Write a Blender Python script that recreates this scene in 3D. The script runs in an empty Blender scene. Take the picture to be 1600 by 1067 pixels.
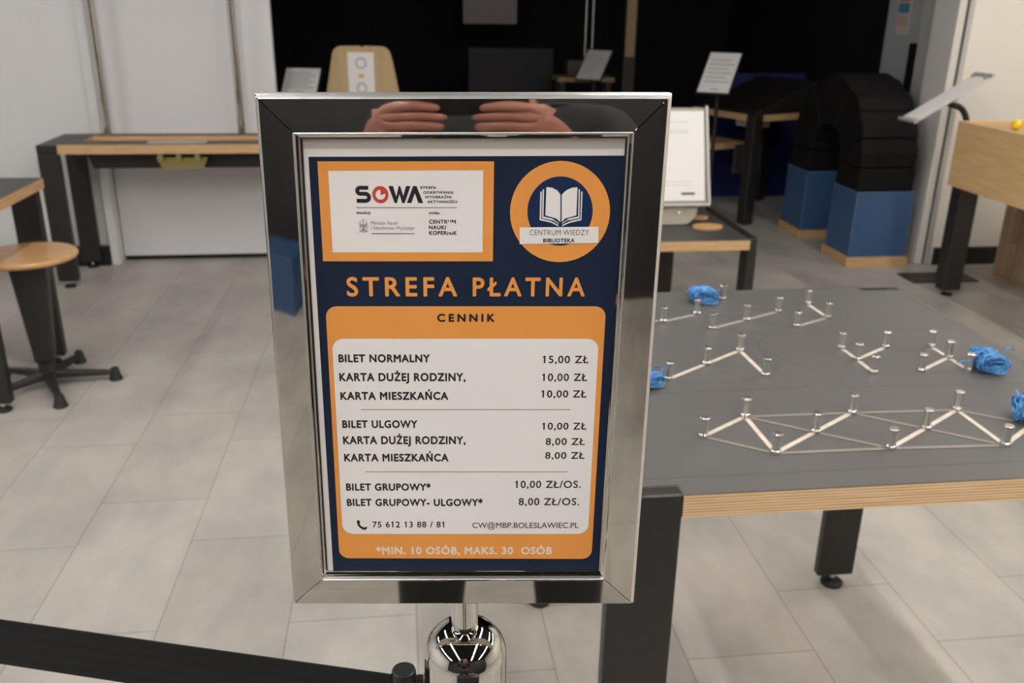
import bpy, bmesh, math, random
from mathutils import Vector, Matrix
random.seed(7)
scene = bpy.context.scene
COL = scene.collection

# ------------------------------------------------------------------ camera, world, exposure
cam_data = bpy.data.cameras.new('camera')
cam = bpy.data.objects.new('camera', cam_data); COL.objects.link(cam)
YAW, PITCH, ROLL = 0.1228, 0.36039, 0.013435
cy, sy = math.cos(YAW), math.sin(YAW)
fw = Vector((sy*math.cos(PITCH), cy*math.cos(PITCH), -math.sin(PITCH)))
rt0 = Vector((cy, -sy, 0)); up0 = rt0.cross(fw)
rt = math.cos(ROLL)*rt0 + math.sin(ROLL)*up0
up = -math.sin(ROLL)*rt0 + math.cos(ROLL)*up0
cam.matrix_world = Matrix(((rt.x, up.x, -fw.x, 0), (rt.y, up.y, -fw.y, 0), (rt.z, up.z, -fw.z, 1.40), (0, 0, 0, 1)))
cam_data.sensor_width = 36.0
cam_data.lens = 36.0*1402.3/1600.0
cam_data.clip_start = 0.005
cam_data.dof.use_dof = True
cam_data.dof.focus_distance = 0.62
cam_data.dof.aperture_fstop = 12.5
scene.camera = cam
scene.view_settings.view_transform = 'Standard'
scene.view_settings.look = 'None'
scene.view_settings.exposure = 0.9
scene.view_settings.gamma = 1.0
scene.view_settings.use_curve_mapping = False
world = bpy.data.worlds.new('world'); scene.world = world
world.use_nodes = True
world.node_tree.nodes['Background'].inputs[0].default_value = (0.8, 0.85, 1, 1)
world.node_tree.nodes['Background'].inputs[1].default_value = 0.02
LAMP_POWER = 40.0

# ------------------------------------------------------------------ materials
def mat(name, col, rough=0.5, metal=0.0, spec=0.5, emit=None, estr=1.0, alpha=None, trans=0.0):
    m = bpy.data.materials.new(name); m.use_nodes = True
    b = m.node_tree.nodes['Principled BSDF']
    b.inputs['Base Color'].default_value = (*col, 1)
    b.inputs['Roughness'].default_value = rough
    b.inputs['Metallic'].default_value = metal
    b.inputs['Specular IOR Level'].default_value = spec
    b.inputs['Transmission Weight'].default_value = trans
    if emit: 
        b.inputs['Emission Color'].default_value = (*emit, 1); b.inputs['Emission Strength'].default_value = estr
    return m
def noisy(m, c1, c2, scale=6, stretch=(1, 1, 1), detail=5, lo=0.35, hi=0.65, bump=0.0):
    nt = m.node_tree; N = nt.nodes; L = nt.links; b = N['Principled BSDF']
    tc = N.new('ShaderNodeTexCoord'); mp = N.new('ShaderNodeMapping'); mp.inputs['Scale'].default_value = stretch
    nz = N.new('ShaderNodeTexNoise'); nz.inputs['Scale'].default_value = scale; nz.inputs['Detail'].default_value = detail
    rp = N.new('ShaderNodeValToRGB'); rp.color_ramp.elements[0].position = lo; rp.color_ramp.elements[1].position = hi
    rp.color_ramp.elements[0].color = (*c1, 1); rp.color_ramp.elements[1].color = (*c2, 1)
    L.new(tc.outputs['Object'], mp.inputs[0]); L.new(mp.outputs[0], nz.inputs['Vector'])
    L.new(nz.outputs[0], rp.inputs[0]); L.new(rp.outputs[0], b.inputs['Base Color'])
    if bump:
        bp = N.new('ShaderNodeBump'); bp.inputs['Strength'].default_value = bump; bp.inputs['Distance'].default_value = 0.002
        L.new(nz.outputs[0], bp.inputs['Height']); L.new(bp.outputs[0], b.inputs['Normal'])
    return m
def ply_mat(name, c1, c2, period):
    m = mat(name, c1, 0.55)
    nt = m.node_tree; N = nt.nodes; L = nt.links; b = N['Principled BSDF']
    tc = N.new('ShaderNodeTexCoord'); sp = N.new('ShaderNodeSeparateXYZ'); L.new(tc.outputs['Object'], sp.inputs[0])
    nz = N.new('ShaderNodeTexNoise'); nz.inputs['Scale'].default_value = 9; nz.inputs['Detail'].default_value = 3
    mp = N.new('ShaderNodeMapping'); mp.inputs['Scale'].default_value = (1, 1, 30); L.new(tc.outputs['Object'], mp.inputs[0]); L.new(mp.outputs[0], nz.inputs['Vector'])
    ml = N.new('ShaderNodeMath'); ml.operation = 'MULTIPLY'; ml.inputs[1].default_value = 6.2832/period; L.new(sp.outputs[2], ml.inputs[0])
    sn = N.new('ShaderNodeMath'); sn.operation = 'SINE'; L.new(ml.outputs[0], sn.inputs[0])
    ad = N.new('ShaderNodeMath'); ad.operation = 'MULTIPLY_ADD'; ad.inputs[1].default_value = 0.30; L.new(sn.outputs[0], ad.inputs[0]); L.new(nz.outputs[0], ad.inputs[2])
    rp = N.new('ShaderNodeValToRGB'); rp.color_ramp.elements[0].position = 0.25; rp.color_ramp.elements[1].position = 0.6
    rp.color_ramp.elements[0].color = (*c2, 1); rp.color_ramp.elements[1].color = (*c1, 1)
    L.new(ad.outputs[0], rp.inputs[0]); L.new(rp.outputs[0], b.inputs['Base Color'])
    return m
M = {}
M['wall_white'] = noisy(mat('wall_white', (.72, .72, .72), 0.6), (.70, .70, .705), (.74, .74, .74), 1.2)
M['panel_white'] = noisy(mat('panel_white', (.72, .72, .74), 0.35), (.70, .70, .72), (.73, .73, .75), 0.8)
M['wall_warm'] = noisy(mat('wall_warm', (.78, .75, .70), 0.65), (.77, .74, .69), (.80, .77, .72), 1.0)
M['wall_black'] = noisy(mat('wall_black', (.006, .006, .007), 0.8, spec=0.2), (.005, .005, .006), (.008, .008, .009), 2)
M['ceiling_black'] = noisy(mat('ceiling_black', (.012, .012, .013), 0.9, spec=0.2), (.010, .010, .011), (.015, .015, .016), 3)
M['wall_dark'] = noisy(mat('wall_dark', (.03, .03, .034), 0.8), (.025, .025, .028), (.036, .036, .04), 2)
M['base_black'] = mat('base_black', (.008, .008, .009), 0.5)
M['door_grey'] = noisy(mat('door_grey', (.36, .38, .40), 0.45), (.34, .36, .38), (.38, .40, .42), 1.5)
M['alu'] = mat('aluminium', (.55, .54, .53), 0.4, 0.3)
M['trim_white'] = mat('trim_white', (.68, .66, .63), 0.5)
M['black_metal'] = noisy(mat('black_metal', (.018, .0155, .0145), 0.42), (.016, .0138, .013), (.020, .0172, .016), 40)
M['black_plastic'] = mat('black_plastic', (.010, .010, .011), 0.35)
M['chrome'] = mat('chrome', (.56, .53, .49), 0.03, 1.0)
M['chrome_post'] = mat('chrome_post', (.66, .64, .61), 0.03, 1.0)
M['brushed'] = mat('brushed_edge', (.80, .78, .75), 0.38, 1.0)
M['peg_metal'] = mat('peg_metal', (.66, .64, .62), 0.22, 0.88)
M['steel'] = mat('steel', (.75, .74, .72), 0.22, 1.0)
M['ply'] = ply_mat('plywood_edge', (.80, .57, .34), (.48, .29, .13), 0.0043)
M['ply_far'] = noisy(mat('plywood_edge_plain', (.58, .37, .19), 0.55), (.52, .32, .15), (.62, .40, .21), 12, (1, 1, 14))
M['ply_face'] = noisy(mat('plywood_face', (.70, .47, .225), 0.55), (.66, .44, .205), (.74, .495, .245), 5, (1, 1, 9))
M['ply_tan'] = noisy(mat('plywood_tan', (.50, .36, .19), 0.55), (.46, .33, .17), (.54, .39, .21), 4, (4, 4, 1))
M['seat_wood'] = noisy(mat('seat_wood', (.60, .345, .155), 0.32), (.55, .31, .13), (.64, .375, .175), 5, (1, 8, 1))
M['cardboard'] = noisy(mat('cardboard', (.40, .28, .17), 0.8), (.37, .26, .155), (.42, .30, .18), 6)
M['laminate'] = noisy(mat('laminate_grey', (.094, .090, .086), 0.5), (.089, .085, .081), (.099, .095, .091), 3)
M['laminate_dark'] = noisy(mat('laminate_dark', (.055, .054, .055), 0.5), (.05, .049, .05), (.06, .059, .06), 3)
M['inlay'] = noisy(mat('inlay_birch', (.62, .54, .46), 0.5), (.56, .48, .40), (.68, .60, .52), 60)
M['inlay_dim'] = mat('inlay_birch_worn', (.23, .205, .178), 0.5)
M['groove'] = mat('groove_dark', (.060, .057, .055), 0.6)
M['blue_cube'] = noisy(mat('blue_laminate', (.045, .10, .225), 0.4), (.042, .094, .21), (.048, .106, .24), 3)
M['blue_edge_highlight'] = mat('blue_edge_highlight', (.12, .19, .30), 0.5)  # highlight tone for the plinth edges, put into the colour
M['navy_panel'] = noisy(mat('navy_panel', (.008, .010, .10), 0.5), (.007, .009, .09), (.009, .011, .11), 3)
M['foam'] = noisy(mat('black_foam', (.006, .0052, .0055), 0.8, spec=0.2), (.005, .0044, .0047), (.007, .006, .0063), 25, bump=0.2)
M['yarn'] = noisy(mat('blue_cord', (.05, .26, .6), 0.6), (.012, .10, .36), (.16, .46, .82), 110, (.4, 1, 1), lo=.3, hi=.7)
M['paper'] = mat('paper_white', (.80, .79, .78), 0.6)
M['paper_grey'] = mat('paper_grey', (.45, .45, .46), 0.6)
M['ink'] = mat('ink', (.06, .06, .065), 0.6)
M['ink_pale'] = mat('ink_pale', (.38, .38, .40), 0.6)
M['acrylic'] = mat('clear_acrylic', (.95, .97, .97), 0.05, 0, 0.5, trans=0.9)
M['taupe'] = mat('taupe_metal', (.36, .32, .27), 0.45, 0.2)
M['brass'] = mat('brass', (.42, .36, .14), 0.35, 0.7)
M['yellow'] = mat('yellow_plastic', (.85, .60, .02), 0.35)
M['belt'] = None
M['rubber'] = mat('rubber', (.012, .012, .012), 0.6)
M['screen'] = mat('picture_grey', (.17, .15, .15), 0.4)
M['wood_dim'] = mat('wood_slat', (.30, .19, .10), 0.6)
M['lamp_glow'] = mat('lamp_glow', (.9, .9, .9), 0.5, emit=(1.0, 0.965, 0.92), estr=LAMP_POWER)
M['lamp_warm'] = mat('lamp_warm', (.9, .9, .9), 0.5, emit=(1.0, 0.93, 0.83), estr=LAMP_POWER)
M['lamp_body'] = mat('lamp_body', (.02, .02, .02), 0.5)
M['skin'] = noisy(mat('skin', (.48, .21, .16), 0.42), (.44, .18, .135), (.52, .24, .185), 30)
M['jacket'] = mat('dark_cloth', (.020, .021, .026), 0.8)
M['trousers'] = mat('black_cloth', (.012, .012, .014), 0.8)
M['hair'] = mat('hair', (.03, .02, .015), 0.6)
# print colours of the poster
M['p_white'] = mat('print_white', (.76, .73, .715), 0.5, spec=.3)
M['p_film'] = mat('film_edge', (.52, .48, .44), 0.4)
M['p_navy'] = noisy(mat('print_navy', (.008, .016, .040), 0.5, spec=.25), (.0075, .015, .037), (.0085, .017, .043), 20)
M['p_navy2'] = mat('print_navy_bright', (.008, .022, .075), 0.5, spec=.25)
M['p_orange'] = noisy(mat('print_orange', (.75, .30, .068), 0.5, spec=.3), (.73, .29, .064), (.77, .31, .072), 15)
M['p_black'] = mat('print_black', (.010, .009, .012), 0.5)
M['p_grey'] = mat('print_grey', (.22, .20, .20), 0.5)
M['p_red'] = mat('print_red', (.52, .055, .035), 0.45)
M['p_maroon'] = mat('print_maroon', (.17, .04, .07), 0.5)
M['p_line'] = mat('print_line', (.34, .22, .18), 0.5)
M['p_cream'] = mat('print_cream', (.74, .62, .52), 0.5)

def floor_material():
    m = mat('floor_tiles', (.45, .42, .37), 0.42)
    nt = m.node_tree; N = nt.nodes; L = nt.links; b = N['Principled BSDF']
    tc = N.new('ShaderNodeTexCoord'); sp = N.new('ShaderNodeSeparateXYZ'); cb = N.new('ShaderNodeCombineXYZ')
    L.new(tc.outputs['Object'], sp.inputs[0]); L.new(sp.outputs[1], cb.inputs[0]); L.new(sp.outputs[0], cb.inputs[1])
    br = N.new('ShaderNodeTexBrick'); L.new(cb.outputs[0], br.inputs['Vector'])
    br.offset = 0.37; br.offset_frequency = 2; br.squash = 1.0
    br.inputs['Scale'].default_value = 1.0; br.inputs['Brick Width'].default_value = 0.61; br.inputs['Row Height'].default_value = 0.3055
    br.inputs['Mortar Size'].default_value = 0.0016; br.inputs['Mortar Smooth'].default_value = 0.3; br.inputs['Bias'].default_value = 0
    br.inputs['Color1'].default_value = (.43, .402, .367, 1); br.inputs['Color2'].default_value = (.47, .446, .412, 1)
    br.inputs['Mortar'].default_value = (.25, .225, .20, 1)
    mp = N.new('ShaderNodeMapping'); mp.inputs['Scale'].default_value = (1, .6, 1); L.new(tc.outputs['Object'], mp.inputs[0])
    n1 = N.new('ShaderNodeTexNoise'); n1.inputs['Scale'].default_value = 4.0; n1.inputs['Detail'].default_value = 8; n1.inputs['Roughness'].default_value = .6
    L.new(mp.outputs[0], n1.inputs['Vector'])
    rp = N.new('ShaderNodeValToRGB'); rp.color_ramp.elements[0].position = .3; rp.color_ramp.elements[1].position = .72
    rp.color_ramp.elements[0].color = (.72, .735, .75, 1); rp.color_ramp.elements[1].color = (1.12, 1.10, 1.07, 1)
    L.new(n1.outputs[0], rp.inputs[0])
    mx = N.new('ShaderNodeMix'); mx.data_type = 'RGBA'; mx.blend_type = 'MULTIPLY'; mx.inputs[0].default_value = 1.0
    L.new(br.outputs[0], mx.inputs[6]); L.new(rp.outputs[0], mx.inputs[7]); L.new(mx.outputs[2], b.inputs['Base Color'])
    bp = N.new('ShaderNodeBump'); bp.inputs['Strength'].default_value = .25; bp.inputs['Distance'].default_value = .001; bp.invert = True
    L.new(br.outputs['Fac'], bp.inputs['Height']); L.new(bp.outputs[0], b.inputs['Normal'])
    return m
M['floor'] = floor_material()
def belt_material():
    m = mat('belt_webbing', (.006, .006, .007), 0.65, spec=0.3)
    return m
M['belt'] = belt_material()

# ------------------------------------------------------------------ mesh helpers
class MB:
    def __init__(s): s.v = []; s.f = []; s.m = []
    def add(s, vs, fs, mi=0):
        o = len(s.v); s.v += [tuple(v) for v in vs]
        for f in fs: s.f.append([i+o for i in f]); s.m.append(mi)
        return s
    def box(s, x0, x1, y0, y1, z0, z1, mi=0, top=None, X=None):
        vs = [(x0,y0,z0),(x1,y0,z0),(x1,y1,z0),(x0,y1,z0),(x0,y0,z1),(x1,y0,z1),(x1,y1,z1),(x0,y1,z1)]
        if X is not None: vs = [X @ Vector(v) for v in vs]
        o = len(s.v); s.v += [tuple(v) for v in vs]
        for k, f in enumerate([(3,2,1,0),(4,5,6,7),(0,1,5,4),(1,2,6,5),(2,3,7,6),(3,0,4,7)]):
            s.f.append([i+o for i in f]); s.m.append(top if (top is not None and k == 1) else mi)
        return s
    def prism(s, poly, a0, a1, fn, mi=0):   # poly 2D, fn(u, v, a) -> point
        n = len(poly); vs = [fn(u, v, a0) for u, v in poly] + [fn(u, v, a1) for u, v in poly]
        fs = [list(range(n))[::-1], list(range(n, 2*n))] + [[i, (i+1) % n, n+(i+1) % n, n+i] for i in range(n)]
        return s.add(vs, fs, mi)
    def tube(s, pts, r, n=8, closed=False, mi=0, cap=True, up=None):
        pts = [Vector(p) for p in pts]; k = len(pts); rs = r if isinstance(r, (list, tuple)) else [r]*k
        rings = []; prev = None
        for i, p in enumerate(pts):
            a = pts[(i-1) % k] if (closed or i > 0) else p; b = pts[(i+1) % k] if (closed or i < k-1) else p
            t = (b-a).normalized() if (b-a).length > 1e-9 else Vector((0,0,1))
            if prev is None: ref = Vector((0,0,1)) if abs(t.z) < .9 else Vector((1,0,0)); u = t.cross(ref).normalized()
            else:
                u = prev - t*prev.dot(t)
                u = u.normalized() if u.length > 1e-6 else t.orthogonal().normalized()
            prev = u; w = t.cross(u)
            rings.append([p + rs[i]*(math.cos(2*math.pi*j/n)*u + math.sin(2*math.pi*j/n)*w) for j in range(n)])
        vs = [v for rg in rings for v in rg]; fs = []
        for i in range(k if closed else k-1):
            a = i*n; b = ((i+1) % k)*n
            for j in range(n): fs.append([a+j, a+(j+1) % n, b+(j+1) % n, b+j])
        if cap and not closed: fs += [list(range(n))[::-1], list(range((k-1)*n, k*n))]
        return s.add(vs, fs, mi)
    def lathe(s, prof, n=48, c=(0,0,0), mi=0, X=None):
        vs = []; fs = []
        for r, z in prof:
            for j in range(n):
                a = 2*math.pi*j/n; p = Vector((c[0]+r*math.cos(a), c[1]+r*math.sin(a), c[2]+z)); vs.append(X @ p if X is not None else p)
        for i in range(len(prof)-1):
            for j in range(n): fs.append([i*n+j, i*n+(j+1) % n, (i+1)*n+(j+1) % n, (i+1)*n+j])
        fs += [list(range(n))[::-1], list(range((len(prof)-1)*n, len(prof)*n))]
        return s.add(vs, fs, mi)
    def build(s, name, mats, parent=None, bevel=0, smooth=None, seg=2, label=None):
        me = bpy.data.meshes.new(name); me.from_pydata(s.v, [], s.f); me.update()
        if not isinstance(mats, (list, tuple)): mats = [mats]
        for m in mats: me.materials.append(m)
        for p, k in zip(me.polygons, s.m): p.material_index = k
        bm = bmesh.new(); bm.from_mesh(me); bmesh.ops.recalc_face_normals(bm, faces=bm.faces); bm.to_mesh(me); bm.free()
        if smooth is not None:
            for p in me.polygons: p.use_smooth = True
            me.set_sharp_from_angle(angle=math.radians(smooth))
        o = bpy.data.objects.new(name, me); COL.objects.link(o)
        if parent: o.parent = parent
        if bevel:
            b = o.modifiers.new('bevel', 'BEVEL'); b.width = bevel; b.segments = seg; b.limit_method = 'ANGLE'; b.angle_limit = math.radians(40)
        if label: o['label'] = label
        return o
def thing(name, label, cat, loc=(0,0,0), rz=0, group=None):
    o = bpy.data.objects.new(name, None); COL.objects.link(o); o.location = loc; o.rotation_euler = (0,0,rz); o.empty_display_size = .1
    o['label'] = label; o['category'] = cat
    if group: o['group'] = group
    return o
def tag(o, label, cat, group=None):
    o['label'] = label; o['category'] = cat
    if group: o['group'] = group
    return o
def struct(o): o['kind'] = 'structure'; return o
def copy_tree(o, parent=None):
    c = o.copy(); COL.objects.link(c); c.parent = parent
    for ch in list(o.children): copy_tree(ch, c)
    return c

# ------------------------------------------------------------------ room shell
struct(MB().box(-4.5, 5.5, -3.6, 9.0, -.1, 0).build('floor', M['floor']))
struct(MB().box(-4.5, 5.5, -3.6, 9.0, 3.3, 3.4).build('ceiling', M['ceiling_black']))
struct(MB().box(-4.6, -1.635, 5.12, 5.3, 0, 3.3).build('wall_back_left', M['wall_white']))
struct(MB().box(-4.6, -4.5, -3.6, 5.3, 0, 3.3).build('wall_left', M['wall_white']))
struct(MB().box(-4.5, -1.638, 5.07, 5.12, 0, .105).build('baseboard_left', M['base_black']))
struct(MB().box(-1.634, -1.590, 5.085, 5.30, 0, 3.3).build('trim_1', M['wall_white'], bevel=.004))
struct(MB().box(-1.585, -.675, 5.17, 5.22, .028, 3.3).build('wall_panel_left', M['panel_white'], bevel=.003))
struct(MB().box(-1.585, -.69, 5.19, 5.24, 0, .028).build('panel_gap_shade', M['base_black']))  # shade of the gap under the panel, put in as a black strip
struct(MB().box(-4.6, 5.6, 8.6, 8.7, 0, 3.3).build('wall_back', M['wall_black']))
struct(MB().box(-1.5, -1.4, 5.3, 8.6, 0, 3.3).build('wall_dark_side', M['wall_black']))
# right: warm white wall, side wall with the door
struct(MB().box(3.04, 5.6, 4.76, 4.9, 0, 3.3).build('wall_right', M['wall_warm']))
struct(MB().box(3.055, 5.5, 4.735, 4.76, 0, .10).build('baseboard_right', M['base_black']))
struct(MB().box(3.06, 3.2, 5.62, 8.6, 0, 3.3).build('wall_dark_right', M['wall_black']))
struct(MB().box(2.955, 3.0, 4.765, 5.0, 0, 3.3).build('trim_2', M['trim_white'], bevel=.004))
struct(MB().box(3.0, 3.012, 4.772, 4.95, 0, 3.3).build('trim_3', M['base_black']))
struct(MB().box(3.012, 3.04, 4.757, 5.0, 0, 3.3).build('trim_4', M['alu'], bevel=.003))
struct(MB().box(2.97, 3.02, 5.0, 5.14, 0, 3.3).build('trim_5', M['alu'], bevel=.003))
door = struct(MB().box(3.02, 3.06, 5.14, 5.62, 0.01, 3.0).build('door_1', M['door_grey'], bevel=.003))
MB().box(3.002, 3.0195, 5.145, 5.285, .93, 1.21).build('door_handle_plate', M['black_plastic'], door, bevel=.004)
struct(MB().box(5.5, 5.6, -3.6, 4.9, 0, 3.3).build('wall_right_side', M['wall_warm']))
struct(MB().box(-4.6, 5.6, -3.7, -3.6, 0, 3.3).build('wall_front', M['wall_dark']))

# poster strip on the door
t = tag(MB().box(3.0165, 3.0195, 5.36, 5.50, 1.25, 1.62, 0).box(3.0155, 3.0165, 5.37, 5.49, 1.30, 1.36, 1).box(3.0155, 3.0165, 5.37, 5.49, 1.375, 1.43, 2)
  .box(3.0155, 3.0165, 5.37, 5.49, 1.44, 1.53, 3).box(3.0155, 3.0165, 5.37, 5.49, 1.54, 1.60, 4)
  .build('picture_strip', [mat('strip_paper', (.55, .47, .42), .6), mat('strip_beige', (.50, .36, .30), .6), mat('strip_blue', (.06, .22, .36), .6), mat('strip_red', (.50, .12, .08), .6), mat('strip_violet', (.12, .10, .30), .6)]),
  'narrow colourful picture strip hanging on the grey door', 'poster')

# ------------------------------------------------------------------ lamps
def ceiling_lamp(x, y, label, L=1.75):
    r = thing('ceiling_lamp', label, 'lamp', (x, y, 3.0), 0, 'linear lamps under the black ceiling')
    MB().box(-.035, .035, -L/2, L/2, .012, .06).build('housing', M['lamp_body'], r)
    MB().box(-.03, .03, -L/2+.01, L/2-.01, 0, .012).build('diffuser', M['lamp_glow' if x < 2 else 'lamp_warm'], r)
    for yy in (-L/2+.2, L/2-.2): MB().tube([(0, yy, .06), (0, yy, .30)], .003, 6).build('cable', M['lamp_body'], r)
    return r
side = {-2.9: 'far left', -1.0: 'inner left', .95: 'inner right', 2.6: 'far right'}
depth = {-1.9: 'rearmost', -.05: 'middle', 2.3: 'foremost'}
for x in side:
    for y in depth:
        ceiling_lamp(x, y, 'white linear ceiling lamp, %s of the %s row' % (depth[y], side[x]))

ceiling_lamp(4.2, 3.3, 'added warm linear lamp that brightens the warm white wall')  # fill lamp added to brighten the right wall
ceiling_lamp(4.2, 1.2, 'added warm linear lamp brightening the right side, behind the one by the wall')  # second added fill lamp for the right side
# ------------------------------------------------------------------ sign stanchion
SC = Vector((.036818, .570282, 1.158940))
ex = Vector((.9930178, -.1179090, .0036287)); ey = Vector((.1179482, .9929250, -.0137178)); ez = Vector((-.0019856, .0140501, .9998993))
POST = Vector((.0372, .579, 0))
sign = thing('sign_stanchion', 'chrome-framed price board on a chrome crowd barrier post', 'sign', POST)
SM = Matrix.Translation(-POST) @ Matrix(((ex.x, ey.x, ez.x, SC.x), (ex.y, ey.y, ez.y, SC.y), (ex.z, ey.z, ez.z, SC.z), (0, 0, 0, 1)))
corners = [(-.1283, .1869), (.1317, .1893), (.1283, -.1869), (-.1317, -.1893)]
inw = [(1, -1), (-1, -1), (-1, 1), (1, 1)]
prof = [(.003, .016), (.0, .016), (.0, .0042), (.0003, .0030), (.0010, .0018), (.0020, .0006), (.0028, -.0001)]
NE = len(prof)-1
for i in range(9):
    a = i/8; u = .0031 + a*.0199
    prof.append((u, -.0003 - .0011*a - .00008*math.sin(math.pi*a)))
NF = len(prof)-1
prof += [(.0235, -.0017), (.0241, -.0016), (.0245, -.0011), (.0246, .0020), (.0254, .0022), (.0255, .0032), (.0264, .0034), (.0265, .0046), (.0276, .0047), (.0277, .0074), (.003, .0160)]
for k in range(4):
    k2 = (k+1) % 4; a = Vector(corners[k]); b = Vector(corners[k2]); d = (b-a).normalized()*.00012
    vs = []
    pk = [(u, h - (.0011*(1 - (u-.0031)/.0199) if (k == 2 and NE <= j < NF+1) else 0)) for j, (u, h) in enumerate(prof)]
    ux = (b-a).normalized()
    for cpt, iv, dd, low in ((a, inw[k], .00010, .0005), (a, inw[k], .0006, 0), (b, inw[k2], -.0006, 0), (b, inw[k2], -.00010, .0005)):
        for j, (u, h) in enumerate(pk): vs.append(SM @ Vector((cpt.x + iv[0]*u + ux.x*dd, h + (low if NE-3 <= j <= NF+3 else 0), cpt.y + iv[1]*u + ux.y*dd)))
    n = len(prof); fs = [[r*n+i, r*n+(i+1) % n, (r+1)*n+(i+1) % n, (r+1)*n+i] for r in range(3) for i in range(n)] + [list(range(n)), list(range(3*n, 4*n))]
    mb = MB().add(vs, fs); inner = {NF+2, NF+3} if k == 2 else ({NF, NF+1, NF+2} if k == 0 else {NF+1, NF+6})
    for r in range(3):
        for i in range(n): mb.m[r*n+i] = 1 if ((i < NE and k < 2) or i in inner) else 0
    mb.build('frame_bar', [M['chrome'], M['brushed']], sign, smooth=25)
MB().box(-.115, .115, .0092, .0155, -.175, .175, X=SM).build('back_panel', M['black_plastic'], sign)
# poster: flat print layers on the sheet
def P3(x, z, h=0): return SM @ Vector((x/1000, .0060 - h, z/1000))
def plate(name, polys, m, lvl, parent, th=.00008):
    mb = MB()
    for poly in polys:
        mb.prism(poly, 0, th, lambda u, v, a: P3(u, v, lvl*.00012 + a))
    return mb.build(name, m, parent)
poster = MB().prism([(-109, 165), (110, 167), (107, -168), (-112, -170)], 0, .0020, lambda u, v, a: P3(u, v, -a)).build('poster', M['p_white'], sign)
plate('film_edge', [[(-106, 164.5), (109, 166.5), (109, 154.9), (-106, 153.0)]], M['p_film'], .2, poster)
plate('navy_ground', [[(-97.84, 147.97), (103.88, 150.58), (101.57, -163.31), (-100.11, -162.84)]], M['p_navy'], 1, poster)
plate('logo_border', [[(-92.29, 145.18), (20.85, 146.19), (20.14, 80.31), (-92.72, 79.3)]], M['p_orange'], 2, poster)
plate('logo_card', [[(-85.69, 139.12), (13.87, 140.42), (13.34, 86.37), (-85.97, 85.48)]], M['p_white'], 3, poster)
def disc(cx, cz, rx, rz, n=72, a0=0, a1=360): return [(cx + rx*math.cos(math.radians(a0+(a1-a0)*i/n)), cz + rz*math.sin(math.radians(a0+(a1-a0)*i/n))) for i in range(n if a1-a0 == 360 else n+1)]
plate('badge_ring', [disc(63.97, 113.5, 32.6, 33.35)], M['p_orange'], 2, poster)
plate('badge_centre', [disc(63.97, 114.2, 21.3, 22.8)], M['p_navy2'], 3, poster)
book = [[(54.73,129.96),(58.37,129.64),(61.91,127.92),(63.87,125.27),(64.3,107.24),(61.68,109.51),(54.43,111.59)], [(74.77,130.14),(71.15,129.76),(67.5,127.97),(64.78,125.28),(65.2,107.25),(67.33,109.56),(74.68,111.77)],
 [(52.32,128.4),(53.22,128.69),(53.18,110.72),(58.85,109.5),(63.17,106.65),(63.54,105.94),(59.58,108.2),(52.4,109.64)], [(76.42,128.75),(75.58,128.89),(75.91,110.92),(70.15,109.7),(65.65,106.68),(65.31,105.95),(69.13,108.4),(76.71,109.86)],
 [(50.88,127.12),(51.79,127.13),(51.79,109.2),(58.17,107.8),(63.06,105.3),(63.22,104.4),(58.2,106.8),(50.72,108.4)], [(78.15,127.37),(77.31,127.36),(77.37,109.4),(70.9,107.9),(65.68,105.3),(65.34,104.4),(70.94,106.9),(78.1,108.6)]]
plate('book_emblem', book, M['p_white'], 4, poster)
plate('badge_label', [[(37.76,103.42),(89.44,104.31),(89.89,93.57),(37.89,92.23)]], M['p_white'], 5, poster)
def rrect(q, r, n=8):    # rounded quad from TL, TR, BR, BL
    out = []
    for i in range(4):
        p = Vector(q[i]); a = (Vector(q[i-1])-p).normalized(); b = (Vector(q[(i+1) % 4])-p).normalized()
        c = p + (a+b)*r
        for k in range(n+1):
            t = math.pi/2*k/n; out.append(tuple(c - a*r*math.sin(t) - b*r*math.cos(t)))
    # order: each corner arc goes from previous side to next side
    return out
plate('price_panel', [rrect([(-93.08,47.86),(96.89,49.56),(94.72,-149.7),(-94.79,-150.73)], 7.5)], M['p_orange'], 2, poster)
plate('price_card', [rrect([(-90.08,24.59),(92.92,26.23),(91.3,-127.95),(-91.16,-129.59)], 8)], M['p_white'], 3, poster)
plate('divider', [[(-72.63,-28.0),(74.74,-26.7),(74.74,-27.25),(-72.63,-28.55)], [(-71.68,-77.2),(74.69,-75.9),(74.69,-76.45),(-71.68,-77.75)]], M['p_line'], 4, poster)
plate('logo_rule', [[(-68.78,115.85),(-3.28,116.4),(-3.28,115.9),(-68.78,115.3)]], M['p_grey'], 4, poster)
plate('ministry_rule', [[(-59.78,98.66),(-31.36,98.9),(-31.36,98.4),(-59.78,98.15)]], M['p_maroon'], 4, poster)

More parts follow.
